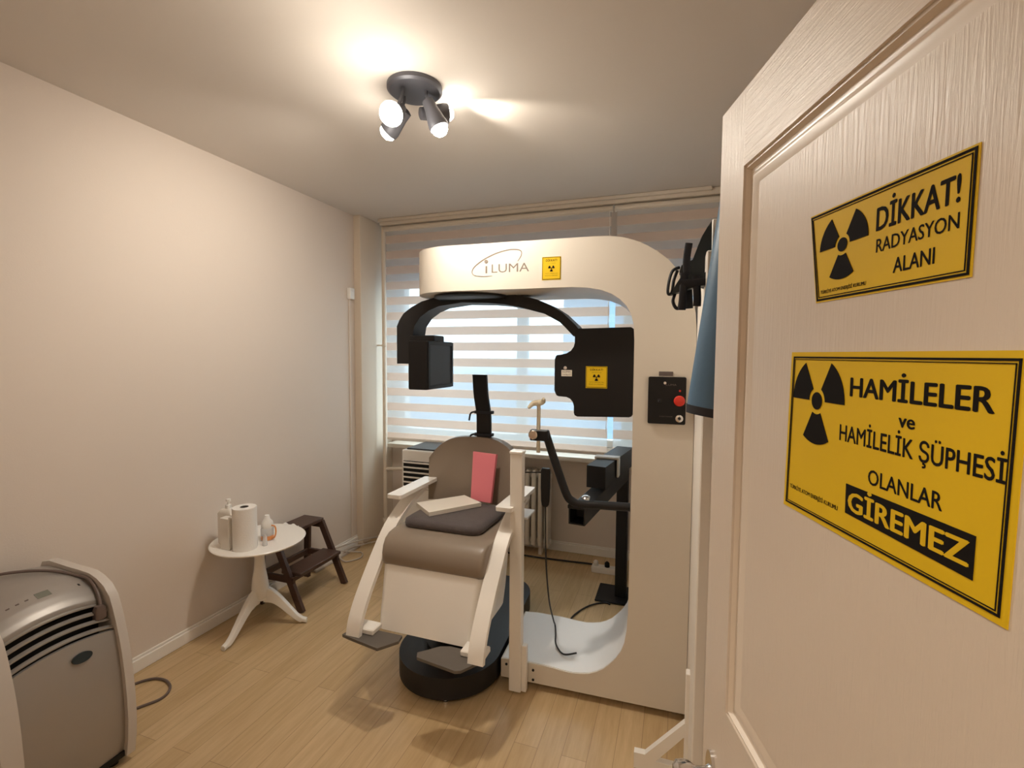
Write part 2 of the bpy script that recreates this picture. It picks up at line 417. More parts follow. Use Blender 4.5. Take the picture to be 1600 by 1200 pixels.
# ------------------------------------------------------------------ window dressing
rail = thing('curtain_rail', 'cream double curtain rail along the ceiling above the window', 'curtain rail', (-1.05, 3.41, 2.60))
MB().box(-2.33, .182, 3.395, 3.42, 2.627, 2.650, .003, 1).build('track', M_SILL, rail)
MB().box(-2.33, .30, 3.42, 3.47, 2.604, 2.650, .004, 1).build('backing_strip', M_SILL, rail)
M_BLIND = blind_material(2.117, .1242, .0325)
def blind(x0, x1, label):
    t = thing('zebra_blind', label, 'blind', ((x0+x1)/2, 3.45, .84), 'zebra blinds at the window')
    m = MB(); m.prism(arc(3.452, 2.577, .022, 0, 350, 20), (0, 0, 0), Y, Z, X, x0, x1); m.build('cassette', M_SILL, t)
    MB().box(x0+.015, x1-.012, 3.445, 3.4462, .865, 2.565).build('fabric', M_BLIND, t, smooth=False)
    MB().box(x0+.015, x1-.012, 3.436, 3.456, .842, .866, .006, 2).build('bottom_rail', M_WHITE, t)
    MB().tube([(x1-.02, 3.435, 2.56), (x1-.02, 3.437, 1.8), (x1-.02, 3.436, 1.0)], .0018, 6).build('pull_cord', M_WHITE, t)
blind(-2.30, -.450, 'wide striped zebra blind left of the gap, behind the scanner arm and chair')
blind(-.437, .27, 'narrow striped zebra blind right of the gap, behind the tall scanner column')

# ------------------------------------------------------------------ pipes, trunking, radiator, cooler
pp = thing('heating_pipe', 'cream heating pipe rising floor to ceiling in the left window corner', 'pipe', (-2.325, 3.47, 0))
MB().tube([(-2.325, 3.47, .012), (-2.325, 3.47, 1.5), (-2.325, 3.47, 2.60)], .0175, 14).build('riser', M_PIER, pp)
MB().tube([(-2.325, 3.47, .585), (-2.2, 3.50, .59), (-1.60, 3.53, .60)], .015, 12).build('branch', M_PIER, pp)
MB().lathe([(.022, 0), (.026, .01), (.026, .035), (.019, .04)], (-2.325, 3.47, .125), n=16).build('joint', M_PIER, pp)
mm = MB(); mm.tube([(-2.395, 3.47, 1.63), (-2.325, 3.47, 1.63)], .006, 8); mm.lathe([(.018, 0), (.022, .002), (.022, .018), (.018, .02)], (-2.325, 3.47, 1.62), n=16)
mm.build('clip', M_PIER, pp)
tr = thing('sensor_box', 'small white wall sensor box on thin vertical trunking in the corner', 'sensor', (XL, 3.19, 0))
MB().box(XL, XL+.012, 3.183, 3.199, .08, 2.0, .002, 1).build('trunking', M_WALL, tr)
mm = MB(); mm.box(XL, XL+.035, 3.165, 3.223, 1.985, 2.075, .008, 3); mm.build('housing', M_WHITEGLOSS, tr)
MB().box(XL+.035, XL+.037, 3.188, 3.20, 2.045, 2.057).build('indicator', M_PAPER, tr)

rad = thing('radiator', 'cream column radiator under the window, behind the grey chair', 'radiator', (-1.2, 3.58, .05))
for k in range(12):
    x = -1.50+k*.052
    m = MB(); loop = frame(0, 0, .018, .055, .016, 4)
    m.loft([[(x+a, 3.58+b, z) for a, b in [(p*s, q*s) for p, q in loop]] for z, s in ((.06, .6), (.08, 1), (.64, 1), (.665, .6))])
    m.build('column', M_RAD, rad)
for z in (.10, .62): MB().tube([(-1.53, 3.58, z), (-.90, 3.58, z)], .022, 12).build('header', M_RAD, rad)
for x in (-1.45, -.98): MB().box(x-.012, x+.012, 3.55, 3.61, 0, .09).build('foot', M_RAD, rad)

co = thing('air_cooler', 'white box air cooler with black louvres behind the chair back', 'air cooler', (-1.76, 3.27, 0))
MB().box(-1.935, -1.58, 3.10, 3.44, .02, .845, .012, 3).build('housing', M_WHITEGLOSS, co)
MB().box(-1.91, -1.60, 3.13, 3.42, .845, .855, .004, 1).build('top_panel', M_PANEL, co)
MB().box(-1.915, -1.60, 3.094, 3.102, .56, .765).build('vent_opening', M_DARKIN, co)
for k in range(6): MB().box(-1.918, -1.597, 3.082, 3.108, .565+k*.037, .576+k*.037, .003, 1).build('louvre', M_WHITEGLOSS, co)
for x in (-1.90, -1.62):
    for y in (3.14, 3.40): MB().lathe([(.015, 0), (.015, .03)], (x, y, 0), n=10).build('foot', M_BLACK, co)

# ------------------------------------------------------------------ ceiling spotlight
LC = V((-1.05, 1.80, 2.651))
la = thing('ceiling_spotlight', 'grey round ceiling spotlight with bright adjustable heads', 'ceiling light', LC)
MB().lathe([(.02, 0), (.112, 0), (.112, -.016), (.102, -.024), (.02, -.026)], LC, n=40).build('base_plate', M_LAMPMETAL, la)
def spot_head(loc, d, power, ang, bulb_r=.033, blend=.5, color=(1, .91, .79)):
    d = V(d).normalized(); loc = V(loc)
    st = V((LC.x+(loc.x-LC.x)*.62, LC.y+(loc.y-LC.y)*.62, H-.022))
    MB().tube([st, st-V((0, 0, .02)), loc], .007, 10).build('stem', M_LAMPMETAL, la)
    h = MB().lathe([(.012, -.060), (.024, -.055), (.027, -.02), (.031, .0), (.040, .045), (.040, .062), (.036, .062), (.034, .050), (.01, .048)], loc, d, 28).build('lamp_head', M_LAMPMETAL, la)
    MB().lathe([(.001, .049), (bulb_r*.8, .050), (bulb_r, .062), (bulb_r*.92, .076), (bulb_r*.6, .088), (.001, .094)], loc, d, 24).build('bulb', M_BULB, h)
    l = bpy.data.lights.new('spot_beam', 'SPOT'); l.energy = power; l.spot_size = math.radians(ang); l.spot_blend = blend; l.color = color; l.shadow_soft_size = .03
    o = bpy.data.objects.new('spot_beam', l); o.location = loc+d*.13; o.rotation_euler = d.to_track_quat('-Z', 'Y').to_euler(); COL.objects.link(o)
spot_head((-1.085, 1.715, 2.52), (.14, -.78, -.55), 17, 165, .046, 1)
spot_head((-1.14, 1.815, 2.535), (-1.335, .22, -.86), 38, 122, .036, 1)
spot_head((-.965, 1.80, 2.53), (.34, .12, -.82), 38, 150, .033, 1)
spot_head((-1.0, 1.862, 2.565), (.62, .66, .20), 13, 62, .030, .8)

def bulb_glow(loc, power):
    l = bpy.data.lights.new('bulb_glow', 'POINT'); l.energy = power; l.color = (1, .92, .80); l.shadow_soft_size = .04
    o = bpy.data.objects.new('bulb_glow', l); o.location = loc; COL.objects.link(o)
bulb_glow((-1.06, 1.57, 2.36), 4)   # the frosted bulb standing proud of the front head
# ------------------------------------------------------------------ scanner
TH = .0372
U = V((math.cos(TH), math.sin(TH), 0)); NB = V((-math.sin(TH), math.cos(TH), 0)); P0 = V((.058, 2.092, 0))
def mp(u, d, z): return P0+U*u+NB*d+V((0, 0, z))
sc = thing('dental_scanner', 'tall cream C-shaped dental scanner with long overhead arm', 'dental scanner', mp(-.4, .2, 0))
D = .44
outer = [(-.50, 2.06), (-.42, 2.06), (-.347, 2.058), (-.29, 2.05), (-.231, 2.031), (-.185, 2.008), (-.138, 1.977), (-.10, 1.944), (-.064, 1.901), (-.034, 1.852), (-.008, 1.79), (.006, 1.73), (.012, 1.66), (.012, .03)]
bottom = [(-.812, .035), (-.812, .122)]
scoop = [(-.74, .128), (-.61, .127), (-.56, .123), (-.514, .119), (-.47, .118), (-.433, .123), (-.395, .132), (-.365, .146), (-.335, .166), (-.309, .193), (-.282, .225), (-.261, .26), (-.247, .30), (-.238, .36), (-.234, .44)]
inner = [(-.232, 1.0), (-.232, 1.62), (-.236, 1.685), (-.248, 1.73), (-.268, 1.765), (-.295, 1.793), (-.33, 1.816), (-.375, 1.834), (-.43, 1.845), (-.50, 1.85)]
body_pts = [(.012, .035)] + bottom + scoop + inner + outer[:-1]
def bev_body(bm):
    out = []
    for e in bm.edges:
        if len(e.link_faces) == 2 and e.calc_face_angle(0) > .9:
            us = [(v.co-P0).dot(U) for v in e.verts]
            if min(us) > -.499 or max(us) < -.6: out.append(e)
            elif not (abs(us[0]+.5) < .002 and abs(us[1]+.5) < .002): out.append(e)
    return out
body = MB().prism(body_pts, P0, U, Z, NB, 0, D, .006, 2, bev_body)
R2 = .22
plan = [(-.4995, 0)] + [(-.4995, D)] + arc(-1.10, D/2, R2, 90, 270, 28)
def bev_arm(bm):
    return [e for e in bm.edges if len(e.link_faces) == 2 and e.calc_face_angle(0) > .9 and not all(abs((v.co-P0).dot(U)+.4995) < .002 for v in e.verts)]
arm = bmesh.new()
lo = [arm.verts.new(mp(a, b, 1.85)) for a, b in plan]; hi = [arm.verts.new(mp(a, b, 2.06)) for a, b in plan]
arm.faces.new(lo[::-1]); arm.faces.new(hi)
for i in range(len(plan)): arm.faces.new((lo[i], lo[(i+1) % len(plan)], hi[(i+1) % len(plan)], hi[i]))
body._add(arm, None, .014, 3, bev_arm)
sbody = body.build('frame_body', M_MACHINE, sc)
# pale sheet on the base top: window light put into the colour
lit_top = MB(); n0 = len(scoop)
pl = [(-.805, .1235)] + [(a, b+.0015) for a, b in scoop[:-1]]; pb = [(a, b-.004) for a, b in pl][::-1]
lit_top.prism(pl+pb, P0, U, Z, NB, .008, D-.008)
lit_top.build('base_daylit_top', M_MACHINE_DAYLIT, sc)
for a, d in ((-.76, .05), (-.76, .39), (-.03, .05), (-.03, .39)): MB().lathe([(.016, 0), (.016, .012), (.008, .014), (.008, .04)], mp(a, d, 0), n=12).build('levelling_foot', M_CHROME, sc)
# logo and swoosh
FN = -NB
def face_text(mb, body, u0, u1, z0, z1, bold=.0): lettering(mb, body, P0, U, Z, FN, u0, u1, z0, z1, bold, .0002)
m = MB()
face_text(m, 'I', -.898, -.889, 1.925, 1.958); face_text(m, 'LUMA', -.868, -.692, 1.926, 1.964)
m.prism([(-.8945+.0085*math.cos(k*.4), 1.978+.0085*math.sin(k*.4)) for k in range(15)], P0, U, Z, FN, .0002, .0014)
sw = smooth_path([(-.865, 1.913, 0), (-.915, 1.912, 0), (-.958, 1.922, 0), (-.957, 1.95, 0), (-.915, 1.983, 0), (-.85, 2.012, 0), (-.78, 2.026, 0), (-.735, 2.02, 0), (-.728, 2.0, 0), (-.745, 1.972, 0)], 8)
for i in range(len(sw)-1):
    a, b = sw[i], sw[i+1]; w = .0008+.0016*abs(math.sin(i/len(sw)*3.1))
    dd = (b-a).normalized(); nn = V((-dd.y, dd.x, 0))*w
    m.prism([(a.x-nn.x, a.y-nn.y), (b.x-nn.x, b.y-nn.y), (b.x+nn.x, b.y+nn.y), (a.x+nn.x, a.y+nn.y)], P0, U, Z, FN, .0002, .0010)
m.build('logo', M_LOGO, sc, 'grey engraved lettering with a swoosh', smooth=False)
def small_sticker(o, ex, ey, en, x0, x1, z0, z1, parent):
    """small yellow radiation warning square"""
    s = MB(); s.prism([(x0, z0), (x1, z0), (x1, z1), (x0, z1)], o, ex, ey, en, .0002, .001); s = s.build('warning_sticker', M_YELLOW, parent, 'small yellow radiation warning sticker', smooth=False)
    w = x1-x0; h = z1-z0; m = MB()
    ring(m, o, ex, ey, en, x0+.002, x1-.002, z0+.003, z1-.002, .0016, .001)
    lettering(m, 'DİKKAT!', o, ex, ey, en, x0+w*.20, x0+w*.80, z0+h*.80, z0+h*.89, .02, .001)
    lettering(m, 'RADYASYON ALANI', o, ex, ey, en, x0+w*.28, x0+w*.72, z0+h*.70, z0+h*.74, .0, .001)
    trefoil(m, o, ex, ey, en, x0+w*.5, z0+h*.50, w*.17, 1, .001)
    lettering(m, 'YETKİLİ PERSONELDEN', o, ex, ey, en, x0+w*.16, x0+w*.84, z0+h*.255, z0+h*.295, .0, .001)
    lettering(m, 'BAŞKASI GİREMEZ', o, ex, ey, en, x0+w*.16, x0+w*.84, z0+h*.165, z0+h*.205, .0, .001)
    m.build('print', M_INK, s, smooth=False)
small_sticker(P0, U, Z, FN, -.633, -.549, 1.884, 1.984, sc)
# control panel
cp = MB().prism(frame(-.0965, 1.3705, .0745, .0975, .006, 3), P0, U, Z, FN, 0, .012, .002, 1).build('control_panel', M_BLACK, sc)
def fdisc(mb, u, z, prof): mb.lathe(prof, P0+U*u+V((0, 0, z))+FN*.012, FN, 24)
m = MB(); fdisc(m, -.048, 1.372, [(.012, 0), (.012, .01), (.021, .012), (.022, .022), (.018, .028), (.002, .031)]); m.build('emergency_button', M_RED, cp)
m = MB(); fdisc(m, -.046, 1.298, [(.015, 0), (.015, .005), (.008, .006), (.0078, .002), (.001, .002)]); m.build('key_switch', M_CHROME, cp)
m = MB(); fdisc(m, -.046, 1.298, [(.006, .002), (.006, .0066), (.001, .0067)]); m.build('keyhole', M_BLACK, cp)
m = MB(); fdisc(m, -.125, 1.368, [(.010, 0), (.010, .004), (.006, .005), (.004, .013), (.001, .014)]); m.build('toggle_switch', M_BLACKM, cp)
m = MB(); fdisc(m, -.046, 1.412, [(.0045, 0), (.0045, .003), (.001, .004)]); m.build('indicator_light', M_RED, cp)
m = MB(); fdisc(m, -.105, 1.443, [(.0055, 0), (.0055, .001), (.001, .0011)]); m.build('logo_dot', M_CHROME, cp)
m = MB(); lettering(m, 'ILUMA', P0, U, Z, FN, -.103, -.060, 1.432, 1.440, .0, .0125); m.build('lettering', M_GREYLBL, cp, smooth=False)
m = MB(); lettering(m, 'X-RAY POWER', P0, U, Z, FN, -.125, -.072, 1.302, 1.307, .0, .0125); m.build('lettering', M_GREYLBL, cp, smooth=False)
MB().prism([(-.130, 1.472), (-.074, 1.472), (-.074, 1.490), (-.130, 1.490)], P0, U, Z, FN, 0, .0015).build('rating_plate', M_GREYLBL, sc, smooth=False)
# rotating C-arm
pv = mp(-1.05, .225, 0)
MB().lathe([(.19, 1.872), (.195, 1.84), (.175, 1.832)], (pv.x, pv.y, 0), n=40).build('pivot_ring', M_BLACKM, sc)
ca_out = [(-1.435, 1.504), (-1.435, 1.705), (-1.418, 1.74), (-1.393, 1.773), (-1.345, 1.805), (-1.284, 1.833), (-1.171, 1.860), (-1.008, 1.868), (-.817, 1.858), (-.73, 1.845), (-.651, 1.824), (-.585, 1.795), (-.523, 1.756), (-.461, 1.698), (-.425, 1.655)]
ca_in = [(-.47, 1.645), (-.51, 1.687), (-.538, 1.713), (-.618, 1.757), (-.736, 1.789), (-.82, 1.806), (-.909, 1.815), (-1.051, 1.821), (-1.182, 1.806), (-1.24, 1.785), (-1.292, 1.752), (-1.328, 1.705), (-1.336, 1.66), (-1.348, 1.60), (-1.362, 1.504)]
MB().prism(ca_out+ca_in, (0, 2.26, 0), X, Z, Y, 0, .13, .006, 2).build('rotating_arm', M_BLACKM, sc)
det = MB().box(-1.302, -1.192, 2.150, 2.445, 1.374, 1.624, .008, 2).build('detector_box', M_BLACK, sc)
MB().box(-1.35, -1.20, 2.24, 2.36, 1.60, 1.655, .008, 2).build('detector_mount', M_BLACKM, det)
m = MB(); m.box(-1.194, -1.1895, 2.178, 2.418, 1.394, 1.604, .001, 1); m.build('detector_window', M_PANEL, det)
m = MB(); ring(m, V((-1.192, 0, 0)), Y, Z, X, 2.158, 2.437, 1.378, 1.620, .018, 0, .006); m.build('detector_frame', M_BLACK, det)
hs = [(-.452, 1.66), (-.447, 1.672), (-.435, 1.678)] + [(-.20, 1.682), (-.190, 1.676), (-.186, 1.664), (-.186, 1.292), (-.190, 1.282), (-.20, 1.278)] + [(-.435, 1.270), (-.448, 1.276), (-.452, 1.288)]
hs += [(-.452, 1.318), (-.458, 1.338), (-.470, 1.352), (-.488, 1.360), (-.525, 1.362), (-.535, 1.366), (-.541, 1.376), (-.546, 1.390), (-.546, 1.535), (-.541, 1.550), (-.535, 1.556), (-.515, 1.558), (-.490, 1.564), (-.470, 1.576), (-.457, 1.594), (-.452, 1.612)]
tube_h = MB().prism(hs, (0, 2.205, 0), X, Z, Y, 0, .22, .012, 3).build('source_housing', M_BLACK, sc)
small_sticker(V((0, 2.205, 0)), X, Z, -Y, -.398, -.300, 1.405, 1.505, tube_h)
MB().box(-.513, -.463, 2.2035, 2.206, 1.457, 1.486).build('label_plate', M_LABEL, tube_h, smooth=False)
m = MB(); lettering(m, 'ILUMA', V((0, 2.2035, 0)), X, Z, -Y, -.508, -.468, 1.475, 1.482, 0, .0002); lettering(m, 'Cone Beam CT', V((0, 2.2035, 0)), X, Z, -Y, -.508, -.468, 1.462, 1.468, 0, .0002); m.build('label_print', M_INK, tube_h, smooth=False)
MB().lathe([(.008, 0), (.008, .002), (.001, .003)], (-.495, 2.205, 1.496), -Y, 16).build('rivet', M_CHROME, tube_h)
# bolted white post at the base front
post = MB().box(-.697, -.640, 2.010, 2.052, .012, 1.118, .003, 1)
post.box(-.640, -.618, 2.022, 2.052, .012, .23, .003, 1)
post.build('support_post', M_WHITE, sc)
m = MB(); m.box(-.700, -.637, 2.006, 2.056, 1.112, 1.128, .004, 1); m.build('post_cap', M_WHITEGLOSS, sc)
for u, z in ((-.785, .10), (-.745, .096), (-.712, .098), (-.712, .048), (-.655, .096), (-.655, .05)):
    MB().lathe([(.006, 0), (.006, .003), (.003, .004)], P0+U*u+V((0, 0, z)), FN, 10).build('bolt', M_BLACK, sc)

# ------------------------------------------------------------------ chin-rest stand behind the scanner
cs = thing('chin_rest_stand', 'black square-tube stand with bent arm and clear chin rest', 'stand', (-.31, 3.1, 0))
MB().box(-.345, -.275, 3.06, 3.14, .0, .93, .004, 1).build('upright', M_BLACK, cs)
m = MB(); m.box(-.46, -.16, 2.98, 3.22, 0, .012, .003, 1); m.build('base_foot', M_BLACK, cs)
def obox(name, p0, p1, w, h, material, parent, hollow=False):
    p0, p1 = V(p0), V(p1); d = (p1-p0).normalized(); s = d.cross(Z).normalized(); t = s.cross(d); m = MB(); L = (p1-p0).length
    if not hollow:
        m.prism([(-w/2, -h/2), (w/2, -h/2), (w/2, h/2), (-w/2, h/2)], p0, s, t, d, 0, L, .004, 1)
    else:
        q = .006
        for a, b, c, e in ((-w/2, w/2, -h/2, -h/2+q), (-w/2, w/2, h/2-q, h/2), (-w/2, -w/2+q, -h/2+q, h/2-q), (w/2-q, w/2, -h/2+q, h/2-q)):
            m.prism([(a, c), (b, c), (b, e), (a, e)], p0, s, t, d, 0, L)
        m.prism([(-w/2+q, -h/2+q), (w/2-q, -h/2+q), (w/2-q, h/2-q), (-w/2+q, h/2-q)], p0, s, t, d, .10, .104)
    return m.build(name, material, parent, smooth=False)
obox('lower_beam', (-.42, 2.15, .815), (-.315, 3.06, .815), .078, .078, M_BLACKM, cs, True)
ub = obox('upper_beam', (-.385, 2.47, .925), (-.30, 3.08, .925), .10, .115, M_BLACKM, cs)
cl = MB()
for a, b, c, d in ((-.425, -.29, .983, .995), (-.302, -.290, .885, .983), (-.425, -.413, .955, .983)): cl.box(a, b, 2.66, 2.72, c, d, .003, 1)
cl.build('clip', M_WHITE, cs, 'white plastic clip over the upper beam')
bent = smooth_path([(-.565, 2.12, 1.205), (-.552, 2.12, 1.165), (-.50, 2.12, 1.02), (-.463, 2.12, .925), (-.44, 2.125, .895), (-.40, 2.13, .882), (-.30, 2.145, .882), (-.183, 2.16, .882)], 5)
MB().tube(bent, .019, 12).build('bent_arm', M_BLACKM, cs)
MB().box(-.46, -.38, 2.135, 2.20, .853, .872, .003, 1).build('arm_block', M_BLACK, cs)
MB().lathe([(.006, 0), (.006, .03), (.017, .032), (.019, .042), (.012, .047), (.001, .048)], (-.385, 2.20, .86), (0, -.4, 1), 20).build('clamp_knob', M_CHROME, cs)
m = MB(); m.box(-.63, -.545, 2.085, 2.115, 1.165, 1.215, .004, 1); m.build('bracket', M_BLACK, cs)
MB().lathe([(.006, 0), (.006, .012), (.02, .013), (.021, .026), (.017, .031), (.001, .032)], (-.607, 2.085, 1.196), -Y, 24).build('adjusting_knob', M_BRASS, cs)
m = MB(); m.tube([(-.592, 2.10, 1.11), (-.592, 2.10, 1.33)], .009, 12)
m.build('clear_rod', M_CREAMCLEAR, cs)
cr = smooth_path([(-.632, 2.07, 1.315), (-.615, 2.085, 1.335), (-.592, 2.10, 1.338), (-.57, 2.09, 1.345), (-.562, 2.07, 1.36)], 5)
MB().tube(cr, [.006+.008*math.sin(math.pi*(i+.6)/(len(cr)+.2)) for i in range(len(cr))], 10).build('chin_cup', M_CREAMCLEAR, cs)

# hand switch hanging on the post
hsw = thing('hand_switch', 'black corded hand switch hanging beside the white post', 'hand switch', (-.62, 2.11, .1))
m = MB(); m.loft([[(a, b, z) for a, b in frame(-.556, 2.10, .021*s, .014*s, .008*s, 4)] for z, s in ((.862, .45), (.87, .75), (.89, .9), (.95, 1.0), (1.03, 1.0), (1.04, .8))]); m.build('handle', M_BLACK, hsw)
MB().tube([(-.645, 2.07, 1.02), (-.565, 2.10, 1.02)], .003, 8).build('hook', M_BLACK, hsw)
cab = smooth_path([(-.556, 2.10, .865), (-.555, 2.12, .60), (-.556, 2.19, .38), (-.56, 2.30, .22), (-.575, 2.40, .136), (-.555, 2.33, .1325), (-.53, 2.24, .1325), (-.48, 2.18, .130), (-.42, 2.20, .1365)], 8)
MB().tube(cab, .004, 8).build('cable', M_CORDB, hsw)

# ------------------------------------------------------------------ examination chair
CX = -1.0
ch = thing('examination_chair', 'white and taupe examination chair on round black base', 'chair', (CX, 2.06, 0))
st = arc(-1.017, 2.07, .25, 180, 360, 28) + arc(-1.01, 2.66, .21, 0, 180, 20)
MB().prism(st, (0, 0, 0), X, Y, Z, .028, .128, .012, 3).build('base_platform', M_BLACKM, ch)
for x, y in ((-1.12, 1.90), (-.94, 1.855), (-.86, 1.96), (-1.0, 2.78)): MB().lathe([(.013, 0), (.013, .014), (.007, .015), (.007, .03)], (x, y, 0), n=12).build('levelling_foot', M_CHROME, ch)
MB().lathe([(.15, .127), (.15, .16), (.10, .17), (.095, .40)], (CX, 2.10, 0), n=32).build('pedestal', M_BLACK, ch)
def shell_loop(z, hx, y0, y1, rf, rb, n=8):
    out = []
    for (sx, yy, r, a0, sg) in ((1, y1, rb, 0, -1), (-1, y1, rb, 90, -1), (-1, y0, rf, 180, 1), (1, y0, rf, 270, 1)):
        for k in range(n+1):
            a = math.radians(a0+90*k/n)
            out.append((CX+sx*(hx-r)+r*math.cos(a), yy+sg*r+r*math.sin(a), z))
    return out
MB().loft([shell_loop(.34, .215, 1.77, 2.25, .03, .14), shell_loop(.345, .226, 1.757, 2.27, .03, .15), shell_loop(.42, .231, 1.775, 2.285, .03, .15), shell_loop(.60, .243, 1.825, 2.30, .03, .16), shell_loop(.607, .240, 1.83, 2.295, .03, .16)]).build('shell', M_WHITE, ch)
MB().loft([shell_loop(.600, .222, 1.86, 2.285, .03, .15), shell_loop(.66, .222, 1.86, 2.285, .03, .15)]).build('dark_gap_ring', M_BLACK, ch)  # black ring standing in for the dark gap between shell and seat
prof = [(1.832, .604), (1.822, .618), (1.820, .65), (1.828, .685), (1.848, .714), (1.88, .731), (1.93, .738), (2.06, .734), (2.20, .732), (2.325, .736), (2.34, .72), (2.34, .604)]
seat = MB(); loops = []
for s in (-1, -.96, -.90, -.8, -.4, 0, .4, .8, .90, .96, 1):
    k = 1 if abs(s) <= .9 else (.985 if abs(s) < .97 else .93)
    loops.append([(CX+s*.252, 2.08+(y-2.08)*k, .665+(z-.665)*k) for y, z in prof])
seat.loft(loops); seat.build('seat', M_VINYL, ch, angle=60)
def back_f(u, v):
    s = 2*u-1; w = .266*(1-.06*(1-v)); zt = 1.103-.125*abs(s)**3.4
    z = .755+(zt-.755)*v; x = CX-.036+w*s
    y = 2.375-.045*s*s+.04*v
    return (x, y, z), (.35*s, 1, 0)
MB().slab(back_f, 32, 16, .045).build('backrest', M_VINYL, ch, angle=60)
for sg, nm in ((-1, 'left'), (1, 'right')):
    xa, xb = CX+sg*.243, CX+sg*.322
    yo = .0
    m = MB(); m.prism(frame(CX+sg*.2825, 2.17, .0395, .19, .012, 3), (0, 0, .0), X, Y, Z, .856, .874, .005, 2)
    armr = m.build('armrest', M_WHITEGLOSS, ch)
    cen = smooth_path([(0, 1.672, .345), (0, 1.69, .41), (0, 1.74, .49), (0, 1.835, .603), (0, 1.945, .715), (0, 2.03, .768), (0, 2.13, .815), (0, 2.27, .850)], 6)
    a = []; b = []
    for i, p in enumerate(cen):
        d = (cen[min(i+1, len(cen)-1)]-cen[max(i-1, 0)]).normalized(); nn = V((0, -d.z, d.y))*.011
        a.append((p.y+nn.y, p.z+nn.z)); b.append((p.y-nn.y, p.z-nn.z))
    MB().prism(a+b[::-1], (0, 0, 0), Y, Z, X, min(CX+sg*.252, CX+sg*.318), max(CX+sg*.252, CX+sg*.318), .003, 1).build('arm_strut', M_WHITE, ch)
    m = MB(); m.box(min(CX+sg*.205, CX+sg*.31), max(CX+sg*.205, CX+sg*.31), 1.695, 1.765, .346, .370, .004, 1); m.build('strut_foot', M_WHITE, ch)
    if sg < 0: pts = [(-1.338, 1.664), (-1.30, 1.655), (-1.137, 1.628), (-1.082, 1.70), (-1.09, 1.742), (-1.30, 1.74), (-1.325, 1.72)]
    else: pts = [(-.969, 1.660), (-.955, 1.632), (-.775, 1.606), (-.755, 1.615), (-.700, 1.70), (-.705, 1.74), (-.86, 1.742), (-.90, 1.728)]
    MB().prism(pts, (0, 0, 0), X, Y, Z, .334, .346, .003, 1).build('footrest', M_STEELTREAD, ch, 'grey tread plate with a pale worn rim')
m = MB(); m.box(-.755, -.69, 2.26, 2.40, .73, .742, .003, 1)
m.build('side_bracket', M_WHITE, ch)
hb = smooth_path([(0, 2.452, 1.02), (0, 2.45, 1.12), (0, 2.447, 1.24), (0, 2.44, 1.34), (0, 2.452, 1.445)], 6)
m = MB(); xo = [(-1.005), ]
rows = []
for i, p in enumerate(hb):
    t = i/(len(hb)-1); cx = -1.003-(0.028*max(0, (t-.45)/.55)); w = .042
    rows.append([(cx+a, p.y+b, p.z) for a, b in frame(0, 0, w, .014, .008, 3)])
m.loft(rows); hr = m.build('headrest_bar', M_BLACK, ch)
for z in (1.232, 1.108):
    m = MB(); m.loft([[(-1.003+a, 2.449+b, zz) for a, b in frame(0, 0, .054, .022, .012, 3)] for zz in (z, z+.014)]); m.tube(smooth_path([(-1.052, 2.44, z+.008), (-1.075, 2.43, z), (-1.085, 2.43, z-.04)], 4), .005, 6)
    m.build('strap', M_NAVY, hr)

# pads lying on the seat
cu = MB(); pts = frame(-1.015, 2.13, .20, .185, .05, 6)
rows = []
for z, s in ((.738, .93), (.742, .99), (.755, 1.0), (.770, .985), (.778, .90), (.780, .6)): rows.append([(-1.015+(a+1.015)*s, 2.13+(b-2.13)*s, z+.004*math.sin(a*30)*(s < .95)) for a, b in pts])
rows = [[(x+.03*(y-2.13), y-.0*x, z) for x, y, z in r] for r in rows]
cu.loft(rows); tag(cu.build('seat_cushion', M_FABRIC, angle=70), 'flat dark grey cushion lying on the taupe chair seat', 'cushion')
def pad(name, corners, t, material, label, cat, nrm=None):
    c = [V(p) for p in corners]; n = (c[1]-c[0]).cross(c[3]-c[0]).normalized()
    b = MB(); q = bmesh.new(); lo = [q.verts.new(p) for p in c]; hi = [q.verts.new(p+n*t) for p in c]
    q.faces.new(lo[::-1]); q.faces.new(hi)
    for i in range(4): q.faces.new((lo[i], lo[(i+1) % 4], hi[(i+1) % 4], hi[i]))
    b._add(q, None, .004, 2); return tag(b.build(name, material), label, cat)
pad('foam_pad', [(-1.10, 2.00, .7835), (-.925, 2.225, .785), (-1.06, 2.315, .785), (-1.235, 2.115, .7835)], .02, M_FOAM, 'white foam pad lying flat on the grey cushion', 'foam pad')
pad('foam_pad', [(-1.015, 2.318, .785), (-.895, 2.300, .785), (-.885, 2.352, 1.03), (-1.02, 2.362, 1.035)], .018, M_PINK, 'pink foam pad leaning upright against the chair back', 'foam pad')

